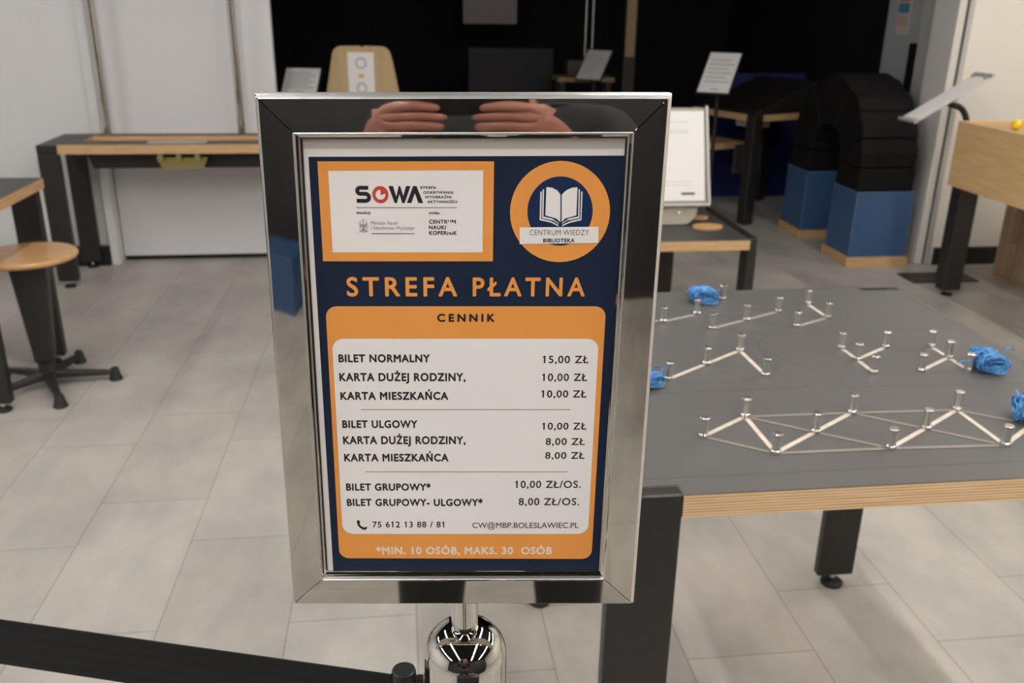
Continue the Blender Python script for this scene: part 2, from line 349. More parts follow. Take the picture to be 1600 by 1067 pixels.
def glyphs(txt, offset=0.0, spacing=1.0, kind=None):
    c = bpy.data.curves.new('lettering', 'FONT'); c.body = txt; c.offset = offset; c.space_character = spacing; c.resolution_u = 5
    c.fill_mode = 'FRONT'
    o = bpy.data.objects.new('lettering', c); COL.objects.link(o)
    dg = bpy.context.evaluated_depsgraph_get(); ev = o.evaluated_get(dg); me = ev.to_mesh()
    vs = [tuple(v.co) for v in me.vertices]; fs = [list(p.vertices) for p in me.polygons]
    ev.to_mesh_clear(); bpy.data.objects.remove(o); bpy.data.curves.remove(c)
    return vs, fs
STY = {'T': (.022, 1.34), 'B': (.040, 1.12), 'M': (.020, 1.13), 'R': (.006, 1.0), 'L': (-.006, 1.03)}
STYLES = {'orange': 'p_orange', 'black': 'p_black', 'cream': 'p_cream', 'grey': 'p_grey'}
def text_mesh(mb, txt, x0, x1, zb, cap, sty, spacing=None):
    off, sp = STY[sty]
    flags = []
    if spacing: sp = spacing
    vs0, fs0 = glyphs(txt, min(off, 0), sp); off = max(off, 0); vs = []; fs = []
    for i_, ch_ in enumerate(txt):
        if ch_ == '1' and sty == 'M':
            xr = max(v[0] for v in glyphs(txt[:i_+1], min(off, 0), sp)[0]); o_ = len(vs0)
            vs0 = vs0 + [(xr-.03, .682), (xr-.03, .60), (xr-.20, .50), (xr-.20, .575), (xr-.075, .682)]; fs0 = fs0 + [[o_+4, o_+3, o_+2, o_+1, o_]]
    for dx, dz in ([(0, 0)] if off == 0 else [(off*math.cos(math.radians(a_)), off*math.sin(math.radians(a_))) for a_ in range(0, 360, 45)]):
        o_ = len(vs); vs += [(v[0]+dx, v[1]+dz, 1e-5*o_/len(vs0)) for v in vs0]; fs += [[i+o_ for i in f] for f in fs0]
    a = min(v[0] for v in vs); b = max(v[0] for v in vs); ch = .688 + 2*off; sx = (x1-x0)/(b-a); sz = cap/ch
    xm = (x0+x1)/2
    pts = []
    for v in vs:
        u = x0 + (v[0]-a)*sx; w = (v[1]+off)*sz
        pts.append((u + .009*w, zb + w + .0085*(u-xm), v[2]*.5 if len(v) > 2 else 0))
    return pts, fs
def lettering(name, rows, col, lvl, parent=poster):
    for r in rows:
        mb = MB(); pts, fs = text_mesh(mb, *r)
        h = lvl*.00012
        mb.add([P3(u, w, h + t_) for u, w, t_ in pts], fs); mb.build(name, M[col], parent)
lettering('title_lettering', [('STREFA', -78.09, -3.73, 55.38, 13.57, 'T'), ('PŁATNA', 6.64, 82.17, 56.14, 13.29, 'T')], 'p_orange', 3)
lettering('heading_lettering', [('CENNIK', -17.61, 21.58, 37.7, 5.8, 'B', 1.5)], 'p_black', 4)
lettering('ticket_lettering', [
 ('BILET NORMALNY', -86.43, -23.23, 7.6, 6.0, 'B'), ('KARTA DUŻEJ RODZINY,', -86.67, 1.33, -6.43, 6.29, 'B'), ('KARTA MIESZKAŃCA', -86.71, -10.94, -20.64, 6.18, 'B'),
 ('BILET ULGOWY', -86.58, -33.17, -42.5, 6.12, 'B'), ('KARTA DUŻEJ RODZINY,', -86.7, 0.91, -55.13, 6.42, 'B'), ('KARTA MIESZKAŃCA', -86.68, -11.48, -69.01, 6.29, 'B'),
 ('BILET GRUPOWY*', -86.6, -24.86, -92.87, 6.01, 'B'), ('BILET GRUPOWY- ULGOWY*', -86.69, 12.99, -105.51, 6.09, 'B')], 'p_black', 4)
lettering('price_lettering', [
 ('15,00 ZŁ', 54.76, 86.56, 8.12, 5.6, 'M'), ('10,00 ZŁ', 54.66, 86.12, -5.22, 5.68, 'M'), ('10,00 ZŁ', 54.34, 86.02, -17.72, 5.55, 'M'),
 ('10,00 ZŁ', 55.42, 86.94, -42.6, 5.49, 'M'), ('8,00 ZŁ', 58.18, 86.23, -54.74, 5.56, 'M'), ('8,00 ZŁ', 58.03, 86.44, -65.75, 5.41, 'M'),
 ('10,00 ZŁ/OS.', 36.67, 84.55, -89.6, 5.99, 'M'), ('8,00 ZŁ/OS.', 39.39, 83.86, -103.95, 6.08, 'M')], 'p_black', 4)
lettering('contact_lettering', [('75 612 13 88 / 81', -68.62, -15.51, -123.58, 5.06, 'M'), ('CW@MBP.BOLESLAWIEC.PL', 5.33, 84.11, -123.27, 4.6, 'R')], 'p_black', 4)
lettering('footnote_lettering', [('*MIN. 10 OSÓB, MAKS. 30  OSÓB', -67.0, 65.02, -146.52, 6.58, 'B')], 'p_cream', 3)
lettering('badge_lettering', [('CENTRUM WIEDZY', 44.33, 83.3, 98.5, 3.62, 'L'), ('BIBLIOTEKA', 53.32, 74.07, 93.63, 2.69, 'B')], 'p_black', 6)
lettering('logo_lettering', [('STREFA', -26.75, -16.42, 128.18, 1.72, 'B'), ('ODKRYWANIA', -25.01, -5.29, 125.02, 1.83, 'B'), ('WYOBRAŹNI', -24.1, -6.81, 122.05, 1.74, 'B'), ('AKTYWNOŚCI', -22.54, -3.25, 118.94, 1.79, 'B'),
 ('FINANSUJE', -68.9, -59.71, 111.27, 1.61, 'B'), ('WSPIERA', -21.86, -14.41, 111.54, 1.61, 'B'), ('CENTRUM', -21.76, -4.16, 105.38, 2.68, 'B'), ('NAUKI', -21.84, -10.7, 101.6, 2.64, 'B'), ('KOPERNIK', -21.77, -3.5, 97.91, 2.7, 'B')], 'p_black', 4)
lettering('ministry_lettering', [('Minister Nauki', -59.67, -42.22, 104.43, 2.28, 'R'), ('I Szkolnictwa Wyższego', -59.82, -31.19, 101.18, 2.29, 'R')], 'p_grey', 4)
plate('logo_cutout', [[(-9.6,106.6),(-7.4,106.6),(-7.4,105.0),(-9.6,105.0)], [(-6.9,106.3),(-5.7,106.3),(-5.7,105.0),(-6.9,105.0)], [(-9.6,101.1),(-5.6,101.1),(-5.6,99.7),(-9.6,99.7)]], M['p_white'], 5, poster)
# big four-letter logo: S as a stroke, a red ring with a pie in it, W and a barless A
def stroke(pts, w):
    L, R = [], []
    for i, p in enumerate(pts):
        a = Vector(pts[max(i-1, 0)]); b = Vector(pts[min(i+1, len(pts)-1)]); d = (b-a).normalized(); nrm = Vector((-d.y, d.x))*w/2
        L.append(tuple(Vector(p)+nrm)); R.append(tuple(Vector(p)-nrm))
    return [[L[i], L[i+1], R[i+1], R[i]] for i in range(len(pts)-1)]
def arc(cx, cz, r, a0, a1, n=14): return [(cx+r*math.cos(math.radians(a0+(a1-a0)*i/n)), cz+r*math.sin(math.radians(a0+(a1-a0)*i/n))) for i in range(n+1)]
s_pts = [(-60.4, 128.55)] + arc(-65.7, 126.6, 1.95, 90, 270) + arc(-62.5, 122.0+.35, 2.3, 90, -90) + [(-68.3, 120.05)]
plate('logo_capitals', stroke(s_pts, 2.55) + [
 [(-47.34,129.82),(-44.39,129.84),(-42.5,123.0),(-43.0,118.81),(-43.8,118.81)], [(-43.0,118.81),(-42.5,123.0),(-40.71,129.88),(-39.82,129.88),(-40.44,124.8),(-42.2,118.82)],
 [(-40.44,124.8),(-39.82,129.88),(-37.95,123.4),(-37.9,118.87),(-38.86,118.86)], [(-37.9,118.87),(-37.95,123.4),(-36.04,129.92),(-33.09,129.94),(-37.2,118.87)],
 [(-35.74,118.88),(-31.47,129.96),(-30.2,129.97),(-30.42,125.38),(-32.87,118.91)], [(-30.42,125.38),(-30.2,129.97),(-29.16,129.98),(-25.16,118.98),(-28.32,118.95)]], M['p_black'], 4, poster)
plate('logo_ring', [disc(-52.75, 124.2, 5.2, 5.6)], M['p_red'], 4, poster)
plate('logo_pie', [[(-52.6, 123.9)] + arc(-52.75, 124.1, 3.15, 15, -272, 40)], M['p_white'], 5, poster)
# phone receiver
plate('phone_emblem', stroke([(-79.3, -119.4), (-79.0, -121.2), (-77.9, -123.2), (-76.2, -124.6), (-74.4, -125.2)], 1.7) + [[(-80.2,-118.1),(-78.4,-117.7),(-77.6,-120.0),(-79.6,-121.1)], [(-75.9,-123.2),(-74.7,-124.0),(-72.9,-123.0),(-72.8,-124.6),(-74.2,-126.0),(-76.2,-125.2)]], M['p_black'], 4, poster)
# eagle crest, thin grey line work
eag = []
cx0, cz0 = -64.8, 103.2
for sgn in (-1, 1):
    for k in range(7):
        a = math.radians(70 - 20*k); r1 = 3.9 - .12*k
        eag += stroke([(cx0+sgn*.95, cz0+.9-.25*k), (cx0+sgn*(1.5+.6*math.cos(a)), cz0+.6+1.6*math.sin(a)*.8), (cx0+sgn*r1*max(.45, math.cos(a)), cz0+.2+3.9*math.sin(a))], .20)
    eag += stroke([(cx0+sgn*.7, cz0-1.6), (cx0+sgn*1.6, cz0-3.0), (cx0+sgn*2.6, cz0-3.4)], .45)
    eag += stroke([(cx0+sgn*2.2, cz0-2.9), (cx0+sgn*2.9, cz0-4.1)], .35)
    for k in range(3): eag += stroke([(cx0+sgn*.2*k, cz0-1.2), (cx0+sgn*(.25+.5*k), cz0-4.4+.3*k)], .25)
eag += stroke([(cx0-.2, cz0+1.6), (cx0-.1, cz0+2.8), (cx0+.3, cz0+3.6), (cx0-.9, cz0+3.5)], .5) + [disc(cx0, cz0+.1, 1.0, 1.5, 16)] + stroke([(cx0-.6, cz0+4.3), (cx0+.6, cz0+4.4)], .5)
plate('eagle_emblem', eag, mat('print_pale_grey', (.34, .31, .30), .5), 4, poster)
# clear cover lip at the bottom
MB().prism([(-105, -163.6), (104, -162.3), (104, -163.5), (-105, -164.8)], 0, .0022, lambda u, v, a: P3(u, v, .0006+a)).build('cover_lip', M['brushed'], sign)

# neck, dome head, post, base
ztop = .941
prof = [(.0, ztop+.024), (.0104, ztop+.032), (.0104, ztop+.0012), (.0112, ztop+.0004), (.0150, ztop-.0014), (.0200, ztop-.0030), (.0245, ztop-.0056), (.0283, ztop-.0096), (.0310, ztop-.0145), (.0325, ztop-.0205), (.0330, ztop-.0270), (.0330, .55), (.0, .55)]
MB().lathe([(r, z) for r, z in prof[1:3]] + [(.0, ztop)], 40).build('neck', M['chrome_post'], sign, smooth=40)
dome = [(.0104, ztop+.0012)] + [(.0104+.0226*math.sin(math.radians(a)), ztop-.0235+.0247*(math.cos(math.radians(a)))) for a in range(6, 96, 6)] + [(.0330, .60), (.0330, .595)]
MB().lathe(dome, 64).build('post_head', M['chrome_post'], sign, smooth=40)
MB().lathe([(.0316, .594), (.0316, .03)], 48).build('post', M['chrome_post'], sign, smooth=40)
MB().lathe([(.165, 0), (.165, .006), (.158, .012), (.10, .024), (.045, .034), (.032, .036)], 64).build('base', M['chrome_post'], sign, smooth=50)
mb = MB().box(-.0085, .0085, -.0352, -.030, .872, .9228, 0)
mb.build('belt_slot', M['black_plastic'], sign, bevel=.001)
MB().box(-.0068, .0068, -.0357, -.0350, .876, .9188).build('belt_end', M['belt'], sign)

# barrier belt with its end clip
belt = thing('barrier_belt', 'black webbing barrier belt clipped to the left of the chrome post', 'barrier belt', (-.0115, .583, 0))
mb = MB(); A = Vector((-.010, .002, 0)); B = Vector((-1.45, .470, 0)); n = (B-A).normalized(); nn = Vector((-n.y, n.x, 0))
N = 24; K = 16
vs = []; fs = []
for i in range(N+1):
    a = i/N; p = A + (B-A)*a; zc = .8715 - .0*a - .02*math.sin(math.pi*a)*.4
    for sd in (0, 1):
        for k in range(K+1):
            z = zc - .0245 + .049*k/K; d = .0007 + .0004*(k % 4 in (1, 2))
            q = p + nn*(d if sd else -d); vs.append((q.x, q.y, z))
w = 2*(K+1)
for i in range(N):
    for sd in (0, 1):
        for k in range(K): a = i*w + sd*(K+1) + k; fs.append([a, a+1, a+w+1, a+w])
    for k in (0, K): a = i*w + k; b = a + K+1; fs.append([a, b, b+w, a+w])
mb.add(vs, fs).build('webbing', M['belt'], belt, smooth=30)
MB().lathe([(.0088, .843), (.0098, .8445), (.0098, .8995), (.0092, .9015), (.0080, .9020), (.0075, .9012), (.0, .9012)], 32).build('end_clip', M['black_plastic'], belt, smooth=30)
MB().box(.006, .0155, -.004, .004, .848, .893).build('clip_hook', M['black_plastic'], belt, bevel=.001)

# ------------------------------------------------------------------ shared furniture parts
def foot(parent, x, y, r=.028):
    f = MB().lathe([(r*.95, 0), (r, .003), (r, .008), (r*.75, .013), (.009, .015)], 24, (x, y, 0)).build('foot', M['rubber'], parent, smooth=40)
    MB().lathe([(.007, .012), (.007, .034)], 12, (x, y, 0)).build('foot_screw', M['steel'], f)
    return f
def leg(parent, x0, x1, y0, y1, z1, footed=True, bev=.005):
    l = MB().box(x0, x1, y0, y1, .032, z1).build('leg', M['black_metal'], parent, bevel=bev, seg=3)
    if footed: foot(parent, (x0+x1)/2 - .01*0, (y0+y1)/2)
    return l

# ------------------------------------------------------------------ peg table (right foreground)
tb = thing('peg_table', 'grey laminate table with plywood edge and chrome pegs, right of the price board', 'table', (0, 0, 0))
TX0, TX1, TY0, TY1, TH = .257, 1.121, .995, 1.862, .80
def notched(x0, x1, y0, y1, nx, ny):
    return [(x0+nx, y0), (x1-nx, y0), (x1-nx, y0+ny), (x1, y0+ny), (x1, y1-ny), (x1-nx, y1-ny), (x1-nx, y1), (x0+nx, y1), (x0+nx, y1-ny), (x0, y1-ny), (x0, y0+ny), (x0+nx, y0+ny)]
mb = MB(); poly = notched(TX0, TX1, TY0, TY1, .0962, .0262); n = len(poly)
mb.add([(x, y, TH-.035) for x, y in poly] + [(x, y, TH-.0012) for x, y in poly], [list(range(n))[::-1]] + [[i, (i+1) % n, n+(i+1) % n, n+i] for i in range(n)], 0)
mb.add([(x, y, TH-.0012) for x, y in poly] + [(x, y, TH) for x, y in poly], [list(range(n, 2*n))] + [[i, (i+1) % n, n+(i+1) % n, n+i] for i in range(n)], 1)
mb.build('tabletop', [M['ply'], M['laminate']], tb)
for sx in (0, 1):
    for sy_ in (0, 1):
        x0 = TX0 if not sx else TX1-.096; y0 = TY0 if not sy_ else TY1-.026
        leg(tb, x0, x0+.096, y0, y0+.026, TH-.0003, True, .004)
PX = [.4315+.0872*i for i in range(9)]
pegs = {'B': (0, 1.157), 'A': (1, 1.218), 'C': (1, 1.096), 'D': (2, 1.156), 'v': (3, 1.216), 'y': (3, 1.095), 'w': (4, 1.152), 'x': (5, 1.211), 'z': (5, 1.088), 'E': (6, 1.15), 'F': (7, 1.21),
        'j': (.1, 1.374), 'k': (1.1, 1.436), 'l': (2.07, 1.496), 'm': (2.1, 1.377), 'n': (4.32, 1.492), 'o': (4.35, 1.433), 'p': (4.34, 1.371), 'q': (5.3, 1.488), 'r': (6.33, 1.485), 's': (6.35, 1.428), 't': (5.36, 1.371), 'u': (6.35, 1.366), 'J': (-.9, 1.43),
        'a': (.94, 1.666), 'b': (1.89, 1.707), 'c': (1.92, 1.618), 'd': (2.92, 1.663), 'e': (3.92, 1.709), 'f': (4.89, 1.754), 'g': (4.93, 1.663), 'h': (3.92, 1.615), 'i': (2.9, 1.801), 'K': (-.05, 1.71)}
PEG = {k: (.4315+.0872*a, y) for k, (a, y) in pegs.items()}
pm = None
for k, (x, y) in PEG.items():
    if pm is None:
        p = MB().lathe([(.0078, 0), (.0082, .0012), (.0076, .0052), (.0066, .0060), (.0061, .0066), (.0061, .0275), (.0070, .0282), (.0074, .0290), (.0074, .0318), (.0066, .0328), (.0, .0330)], 20).build('peg', M['peg_metal'], tb, smooth=35); pm = p
    else:
        p = pm.copy(); COL.objects.link(p); p.parent = tb
    p.location = (x, y, TH)
def strips(name, pairs, w, m, h0, gap=.0085, two=False):
    for a, b in pairs:
        A = Vector((*PEG[a], 0)); B = Vector((*PEG[b], 0)); d = (B-A).normalized(); q = Vector((-d.y, d.x, 0))
        A = A + d*gap; B = B - d*gap
        for s in ((-.0045, .0045) if two else (0,)):
            ww = w/2
            pts = [A+q*(s-ww), B+q*(s-ww), B+q*(s+ww), A+q*(s+ww)]
            MB().add([(p.x, p.y, TH+h0-.0004) for p in pts] + [(p.x, p.y, TH+h0) for p in pts], [(0,1,2,3)[::-1], (4,5,6,7), (0,1,5,4), (1,2,6,5), (2,3,7,6), (3,0,4,7)]).build(name, m, tb)
strips('inlay_strip', ['BA', 'AC', 'CD', 'Dv', 'yw', 'wx', 'xz', 'zE', 'EF', 'jk', 'kl', 'lm', 'no', 'oq', 'op', 'ts', 'rs', 'su', 'Jj'], .0075, M['inlay'], .0009)
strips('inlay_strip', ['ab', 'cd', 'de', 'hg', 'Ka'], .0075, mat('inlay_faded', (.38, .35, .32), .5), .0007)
strips('inlay_strip', ['fg'], .0075, M['inlay'], .0008)
LW = ['Av', 'vx', 'BC', 'Cy', 'yz', 'AD', 'Dy', 'vw', 'wz', 'xE']
strips('worn_band', LW, .0085, M['inlay_dim'], .0005)
strips('band_edge', LW, .0011, M['groove'], .0006, two=True)
LT = ['qr', 'pt', 'tu', 'qs', 'jm', 'km', 'be', 'dh', 'ch']
strips('thin_band', LT, .0010, mat('groove_pale', (.16, .155, .15), .5), .0004, two=True)
mb = MB()
def gline(pts, w=.0016):
    for i in range(len(pts)-1):
        A = Vector((*pts[i], 0)); B = Vector((*pts[i+1], 0)); d = (B-A).normalized(); q = Vector((-d.y, d.x, 0))*w/2; 
        ps = [A-q, B-q, B+q, A+q]; mb.add([(p.x, p.y, TH+.0002) for p in ps], [(0,1,2,3)])
gline([(.275, 1.04), (1.10, 1.04), (1.105, 1.045), (1.105, 1.80)]); gline([(.275, 1.04), (.275, 1.32), (.66, 1.32), (.67, 1.325), (.60, 1.52)]); gline([(.74, 1.315), (.655, 1.50), (.66, 1.53), (.70, 1.58), (1.09, 1.58)]); gline([(.74, 1.315), (1.105, 1.30)])
mb.build('engraved_lines', M['groove'], tb)

def yarn(name, loc, rz, sx, sz, label, n=34, tail=None):
    mb = MB(); rnd = random.Random(name + label)
    for i in range(int(n*1.7)):
        a = rnd.uniform(-.5, .5); rr = .25 + .75*rnd.random(); ph = rnd.uniform(0, 6.28); tilt = rnd.uniform(-.5, .5); off = rnd.uniform(-.10, .10)*sx
        pts = []
        for k in range(16):
            t = 2*math.pi*k/16
            x = sx*.5*(.55+.45*rr)*math.copysign(abs(math.cos(t))**.7, math.cos(t)) + off; fl = 1.0 + .25*abs(x)/sx
            y = a*sz*1.25*fl + .12*sz*math.sin(2*t+ph); z = sz*.46*rr*fl*math.sin(t) + tilt*.35*x
            pts.append((x, y, max(z + sz*.5, .0018)))
        mb.tube(pts, .0013, 5, True)
    for i in range(7):   # binding turns round the middle
        x = -sx*.12 + i*sx*.02
        mb.tube([(x, sz*.52*math.cos(2*math.pi*k/12), max(sz*.5 + sz*.53*math.sin(2*math.pi*k/12), .002)) for k in range(12)], .0014, 5, True)
    for tpts in (tail or []): mb.tube(tpts, .0012, 5)
    o = mb.build('cord_bundle', M['yarn'], None, smooth=60); o.location = loc; o.rotation_euler = (0, 0, rz)
    return tag(o, label, 'cord', 'blue cord bundles on the peg table')
yarn('a', (.634, 1.784, TH+.0006), .1, .050, .032, 'blue cord bundle at the far edge of the peg table, by the bench', 34, [[(.02, .0, .02), (.045, .012, .024), (.056, .02, .018), (.046, .028, .014), (.02, .01, .012)]])
yarn('b', (1.020, 1.366, TH+.0006), -.15, .046, .036, 'blue cord bundle on the peg at the right edge of the peg table', 40, [[(-.02, 0, .02), (-.042, -.010, .018), (-.054, 0, .012), (-.042, .010, .012), (-.02, 0, .014)], [(.02, 0, .03), (.03, 0, .042), (.04, .008, .040), (.052, .02, .03)]])
yarn('c', (.964, 1.163, TH+.0006), 1.1, .055, .038, 'blue cord bundle cut by the right side of the photo, nearest the front', 34)
yarn('d', (.398, 1.350, TH+.0006), .5, .042, .026, 'blue cord bundle half hidden behind the chrome sign frame', 30, [[(.015, .01, .015), (.03, .022, .018), (.042, .014, .02), (.036, .002, .018), (.015, 0, .012)]])

# ------------------------------------------------------------------ left bench with recessed top
bn = thing('wall_bench_exhibit', 'dark narrow table with plywood trough and two upright chrome rods by the white wall', 'table', (0, 0, 0))
BX0, BX1, BY0, BY1, BH = -1.775, -.28, 4.66, 5.07, .725
mb = MB()
tx0, tx1, ty0, ty1 = -1.60, -.74, 4.80, 4.97
mb.box(BX0+.10, BX1-.10, BY0, ty0, BH-.045, BH, 0, 1); mb.box(BX0+.10, BX1-.10, ty1, BY1, BH-.045, BH, 0, 1)
mb.box(BX0+.10, tx0, ty0, ty1, BH-.045, BH, 0, 1); mb.box(tx1, BX1-.10, ty0, ty1, BH-.045, BH, 0, 1)
mb.build('tabletop', [M['ply_far'], M['laminate_dark']], bn)
MB().box(tx0, tx1, ty0, ty1, BH-.043, BH-.020).build('trough', M['ply_far'], bn)
for x0 in (BX0, BX1-.1):
    MB().box(x0, x0+.10, BY0, BY1, BH-.045, BH).build('side_rail', M['black_metal'], bn, bevel=.006)
    for y0 in (BY0, BY1-.04): leg(bn, x0, x0+.10, y0, y0+.04, BH-.045, True, .006)
mb = MB(); mb.prism([(BX0+.19, BH-.046), (BX1-.15, BH-.046), (BX1-.19, BH-.135), (BX0+.22, BH-.135)], 4.78, 4.83, lambda u, v, a: (u, a, v)); mb.build('apron', M['black_metal'], bn)
mb = MB()
mb.prism([(-1.225, .655), (-.975, .655), (-1.0, .60), (-1.2, .60)], 4.70, 4.705, lambda u, v, a: (u, a, v))
for x in (-1.20, -1.11, -1.02): mb.box(x-.012, x+.012, 4.672, 4.705, .64, .68)
mb.build('brass_tray', M['brass'], bn)
MB().box(-1.26, -.98, 4.70, 4.755, BH, BH+.006).build('label_strip', M['paper_grey'], bn)
for x in (-1.545, -.855):
    r = MB().tube([(x, 5.045, BH), (x, 5.045, 2.3)], .019, 16).build('upright_rod', M['chrome'], bn, smooth=40)
    MB().box(x-.024, x+.024, 5.02, 5.07, 1.475, 1.54).build('rod_clamp', M['black_plastic'], r, bevel=.004)

# ------------------------------------------------------------------ left table, stools
lt = thing('activity_table', 'dark table with plywood edge, cut by the left side of the photo', 'table', (0, 0, 0))
LX0, LX1, LY0, LY1, LH = -2.6, -1.378, 3.09, 3.64, .75
mb = MB(); poly = [(LX0, LY0), (LX1, LY0), (LX1, LY1), (LX0, LY1)]; n = 4
mb.add([(x, y, LH-.040) for x, y in poly] + [(x, y, LH-.0012) for x, y in poly], [list(range(n))[::-1]] + [[i, (i+1) % n, n+(i+1) % n, n+i] for i in range(n)], 0)
mb.add([(x, y, LH-.0012) for x, y in poly] + [(x, y, LH) for x, y in poly], [list(range(n, 2*n))] + [[i, (i+1) % n, n+(i+1) % n, n+i] for i in range(n)], 1)
mb.build('tabletop', [M['ply_far'], M['laminate_dark']], lt)
for x0 in (LX0+.02, LX1-.115):
    leg(lt, x0, x0+.10, LY1-.05, LY1-.01, LH-.041); leg(lt, x0+.0, x0+.072, LY0+.03, LY0+.07, LH-.041)
MB().box(-1.90, -1.52, 3.2, 3.32, .44, .46).build('footrest_tray', M['steel'], lt, bevel=.004)
MB().box(-1.62, -1.56, 3.25, 3.27, .46, LH-.04).build('tray_bracket', M['black_metal'], lt)
def stool(loc, rz, label):
    s = thing('stool', label, 'stool', loc, rz, 'star-base stools at the left table')
    MB().lathe([(.0, .500), (.150, .500), (.166, .504), (.172, .511), (.172, .518), (.166, .524), (.12, .5255), (.0, .5250)], 48).build('seat', M['seat_wood'], s, smooth=40)
    MB().lathe([(.09, .486), (.10, .490), (.10, .500)], 32).build('seat_plate', M['black_metal'], s, smooth=40)
    mb = MB(); mb.prism([(-.064, .49), (.064, .49), (.034, .10), (-.034, .10)], -.045, .045, lambda u, v, a: (u, a*(1 if v > .3 else .62), v)); mb.build('column', M['black_metal'], s, bevel=.010, seg=3)
    MB().lathe([(.030, .10), (.032, .06), (.038, .045), (.038, .036), (.0, .034)], 24).build('hub', M['black_metal'], s, smooth=40)
    for k in range(5):
        a = 2*math.pi*k/5; c_, s_ = math.cos(a), math.sin(a)
        R_ = Matrix(((c_, -s_, 0, 0), (s_, c_, 0, 0), (0, 0, 1, 0), (0, 0, 0, 1)))
        mb = MB(); mb.add([R_ @ Vector(v) for v in [(.02,-.022,.032),(.235,-.012,.022),(.235,.012,.022),(.02,.022,.032),(.02,-.016,.062),(.235,-.011,.040),(.235,.011,.040),(.02,.016,.062)]], [(3,2,1,0),(4,5,6,7),(0,1,5,4),(1,2,6,5),(2,3,7,6),(3,0,4,7)])
        st = mb.build('spoke', M['black_metal'], s, bevel=.005)
        MB().lathe([(.024, 0), (.026, .004), (.020, .020), (.016, .044), (.013, .050), (.0, .051)], 20, (.235*c_, .235*s_, 0)).build('glide', M['rubber'], st, smooth=40)
    return s
st1 = stool((-1.375, 3.365, 0), .16, 'round wooden stool on a black star base, in full view beside the left table')
st2 = copy_tree(st1); st2.location = (-2.06, 3.43, 0); st2.rotation_euler = (0, 0, .62); st2['label'] = 'stool mostly outside the left edge, only the tip of its base showing'

# ------------------------------------------------------------------ mid bench with the label sign
mbn = thing('low_bench', 'low dark bench with plywood edge behind the peg table', 'bench', (0, 0, 0))
mb = MB(); QX0, QX1, QY0, QY1, QH = .25, 1.41, 3.46, 4.09, .50; poly = [(QX0, QY0), (QX1, QY0), (QX1, QY1), (QX0, QY1)]
mb.add([(x, y, QH-.042) for x, y in poly] + [(x, y, QH-.0012) for x, y in poly], [list(range(4))[::-1]] + [[i, (i+1) % 4, 4+(i+1) % 4, 4+i] for i in range(4)], 0)
mb.add([(x, y, QH-.0012) for x, y in poly] + [(x, y, QH) for x, y in poly], [list(range(4, 8))] + [[i, (i+1) % 4, 4+(i+1) % 4, 4+i] for i in range(4)], 1)
mb.build('benchtop', [M['ply_far'], M['laminate_dark']], mbn)
for x0 in (QX0-.042, QX1+.002):
    MB().box(x0, x0+.04, QY0+.02, QY1-.02, QH-.045, QH+.004).build('side_rail', M['black_metal'], mbn, bevel=.008)
    leg(mbn, x0, x0+.04, QY0+.02, QY0+.11, QH-.045)
leg(mbn, 1.165, 1.255, 3.98, 4.02, QH-.043); leg(mbn, .40, .49, 3.98, 4.02, QH-.043)
ls = thing('label_sign', 'bright white label panel in a clear holder standing on the low bench', 'sign', (1.15, 3.77, QH))
XS = Matrix.Translation((0, -.02, .105)) @ Matrix.Rotation(math.radians(-17), 4, 'X')
MB().box(-.15, .15, -.004, .0, .0, .385, X=XS).build('paper', M['paper'], ls)
mb = MB(); mb.box(-.165, .165, .001, .008, -.015, .40, X=XS); mb.build('backing', M['taupe'], ls, bevel=.003)
mb = MB()
for a in [((-.168, -.011, -.018), (.168, -.011, -.018)), ((.168, -.011, -.018), (.160, -.011, .405)), ((-.168, -.011, -.018), (-.160, -.011, .405))]:
    mb.tube([XS @ Vector(a[0]), XS @ Vector(a[1])], .006, 8)
mb.build('holder_rim', M['alu'], ls, smooth=40)
mb = MB(); mb.box(.045, .105, -.0048, -.004, .026, .036, X=XS); mb.build('barcode_strip', M['ink'], ls)
mb = MB()
for z in (.30, .29, .335): mb.box(-.12, .08, -.0048, -.004, z, z+.004, X=XS)
for z in (.08, .065): mb.box(-.12, .09, -.0046, -.004, z, z+.003, X=XS)
mb.build('text_lines', mat('ink_faint', (.62, .61, .60), .6), ls)
mb = MB(); XD = Matrix.Translation((0, -.018, .035)) @ Matrix.Rotation(math.radians(73), 4, 'X')
mb.prism([(x_, max(y_, -.034)) for x_, y_ in disc(0, .035, .125, .085, 40)], -.004, .004, lambda u, v, a: XD @ Vector((u, v, a))); mb.build('bracket', M['taupe'], ls, bevel=.002)
for z in (.045, .085):
    MB().tube([XD @ Vector((.04, z-.03, .004)), XD @ Vector((.04, z-.03, .008))], .007, 12).build('screw', M['steel'], ls)
for (x, y, sx_, lab) in ((1.30, 3.68, .066, 'oval plywood disc lying nearest the front edge of the low bench'), (1.315, 3.86, .045, 'smaller plywood disc lying farther back on the low bench')):
    o = MB().prism(disc(0, 0, sx_, .045 if sx_ > .05 else .03, 32), 0, .012, lambda u, v, a: (u, v, a)).build('wooden_disc', M['seat_wood'], bevel=.002); o.location = (x, y, QH)
    tag(o, lab, 'disc', 'plywood discs on the low bench')

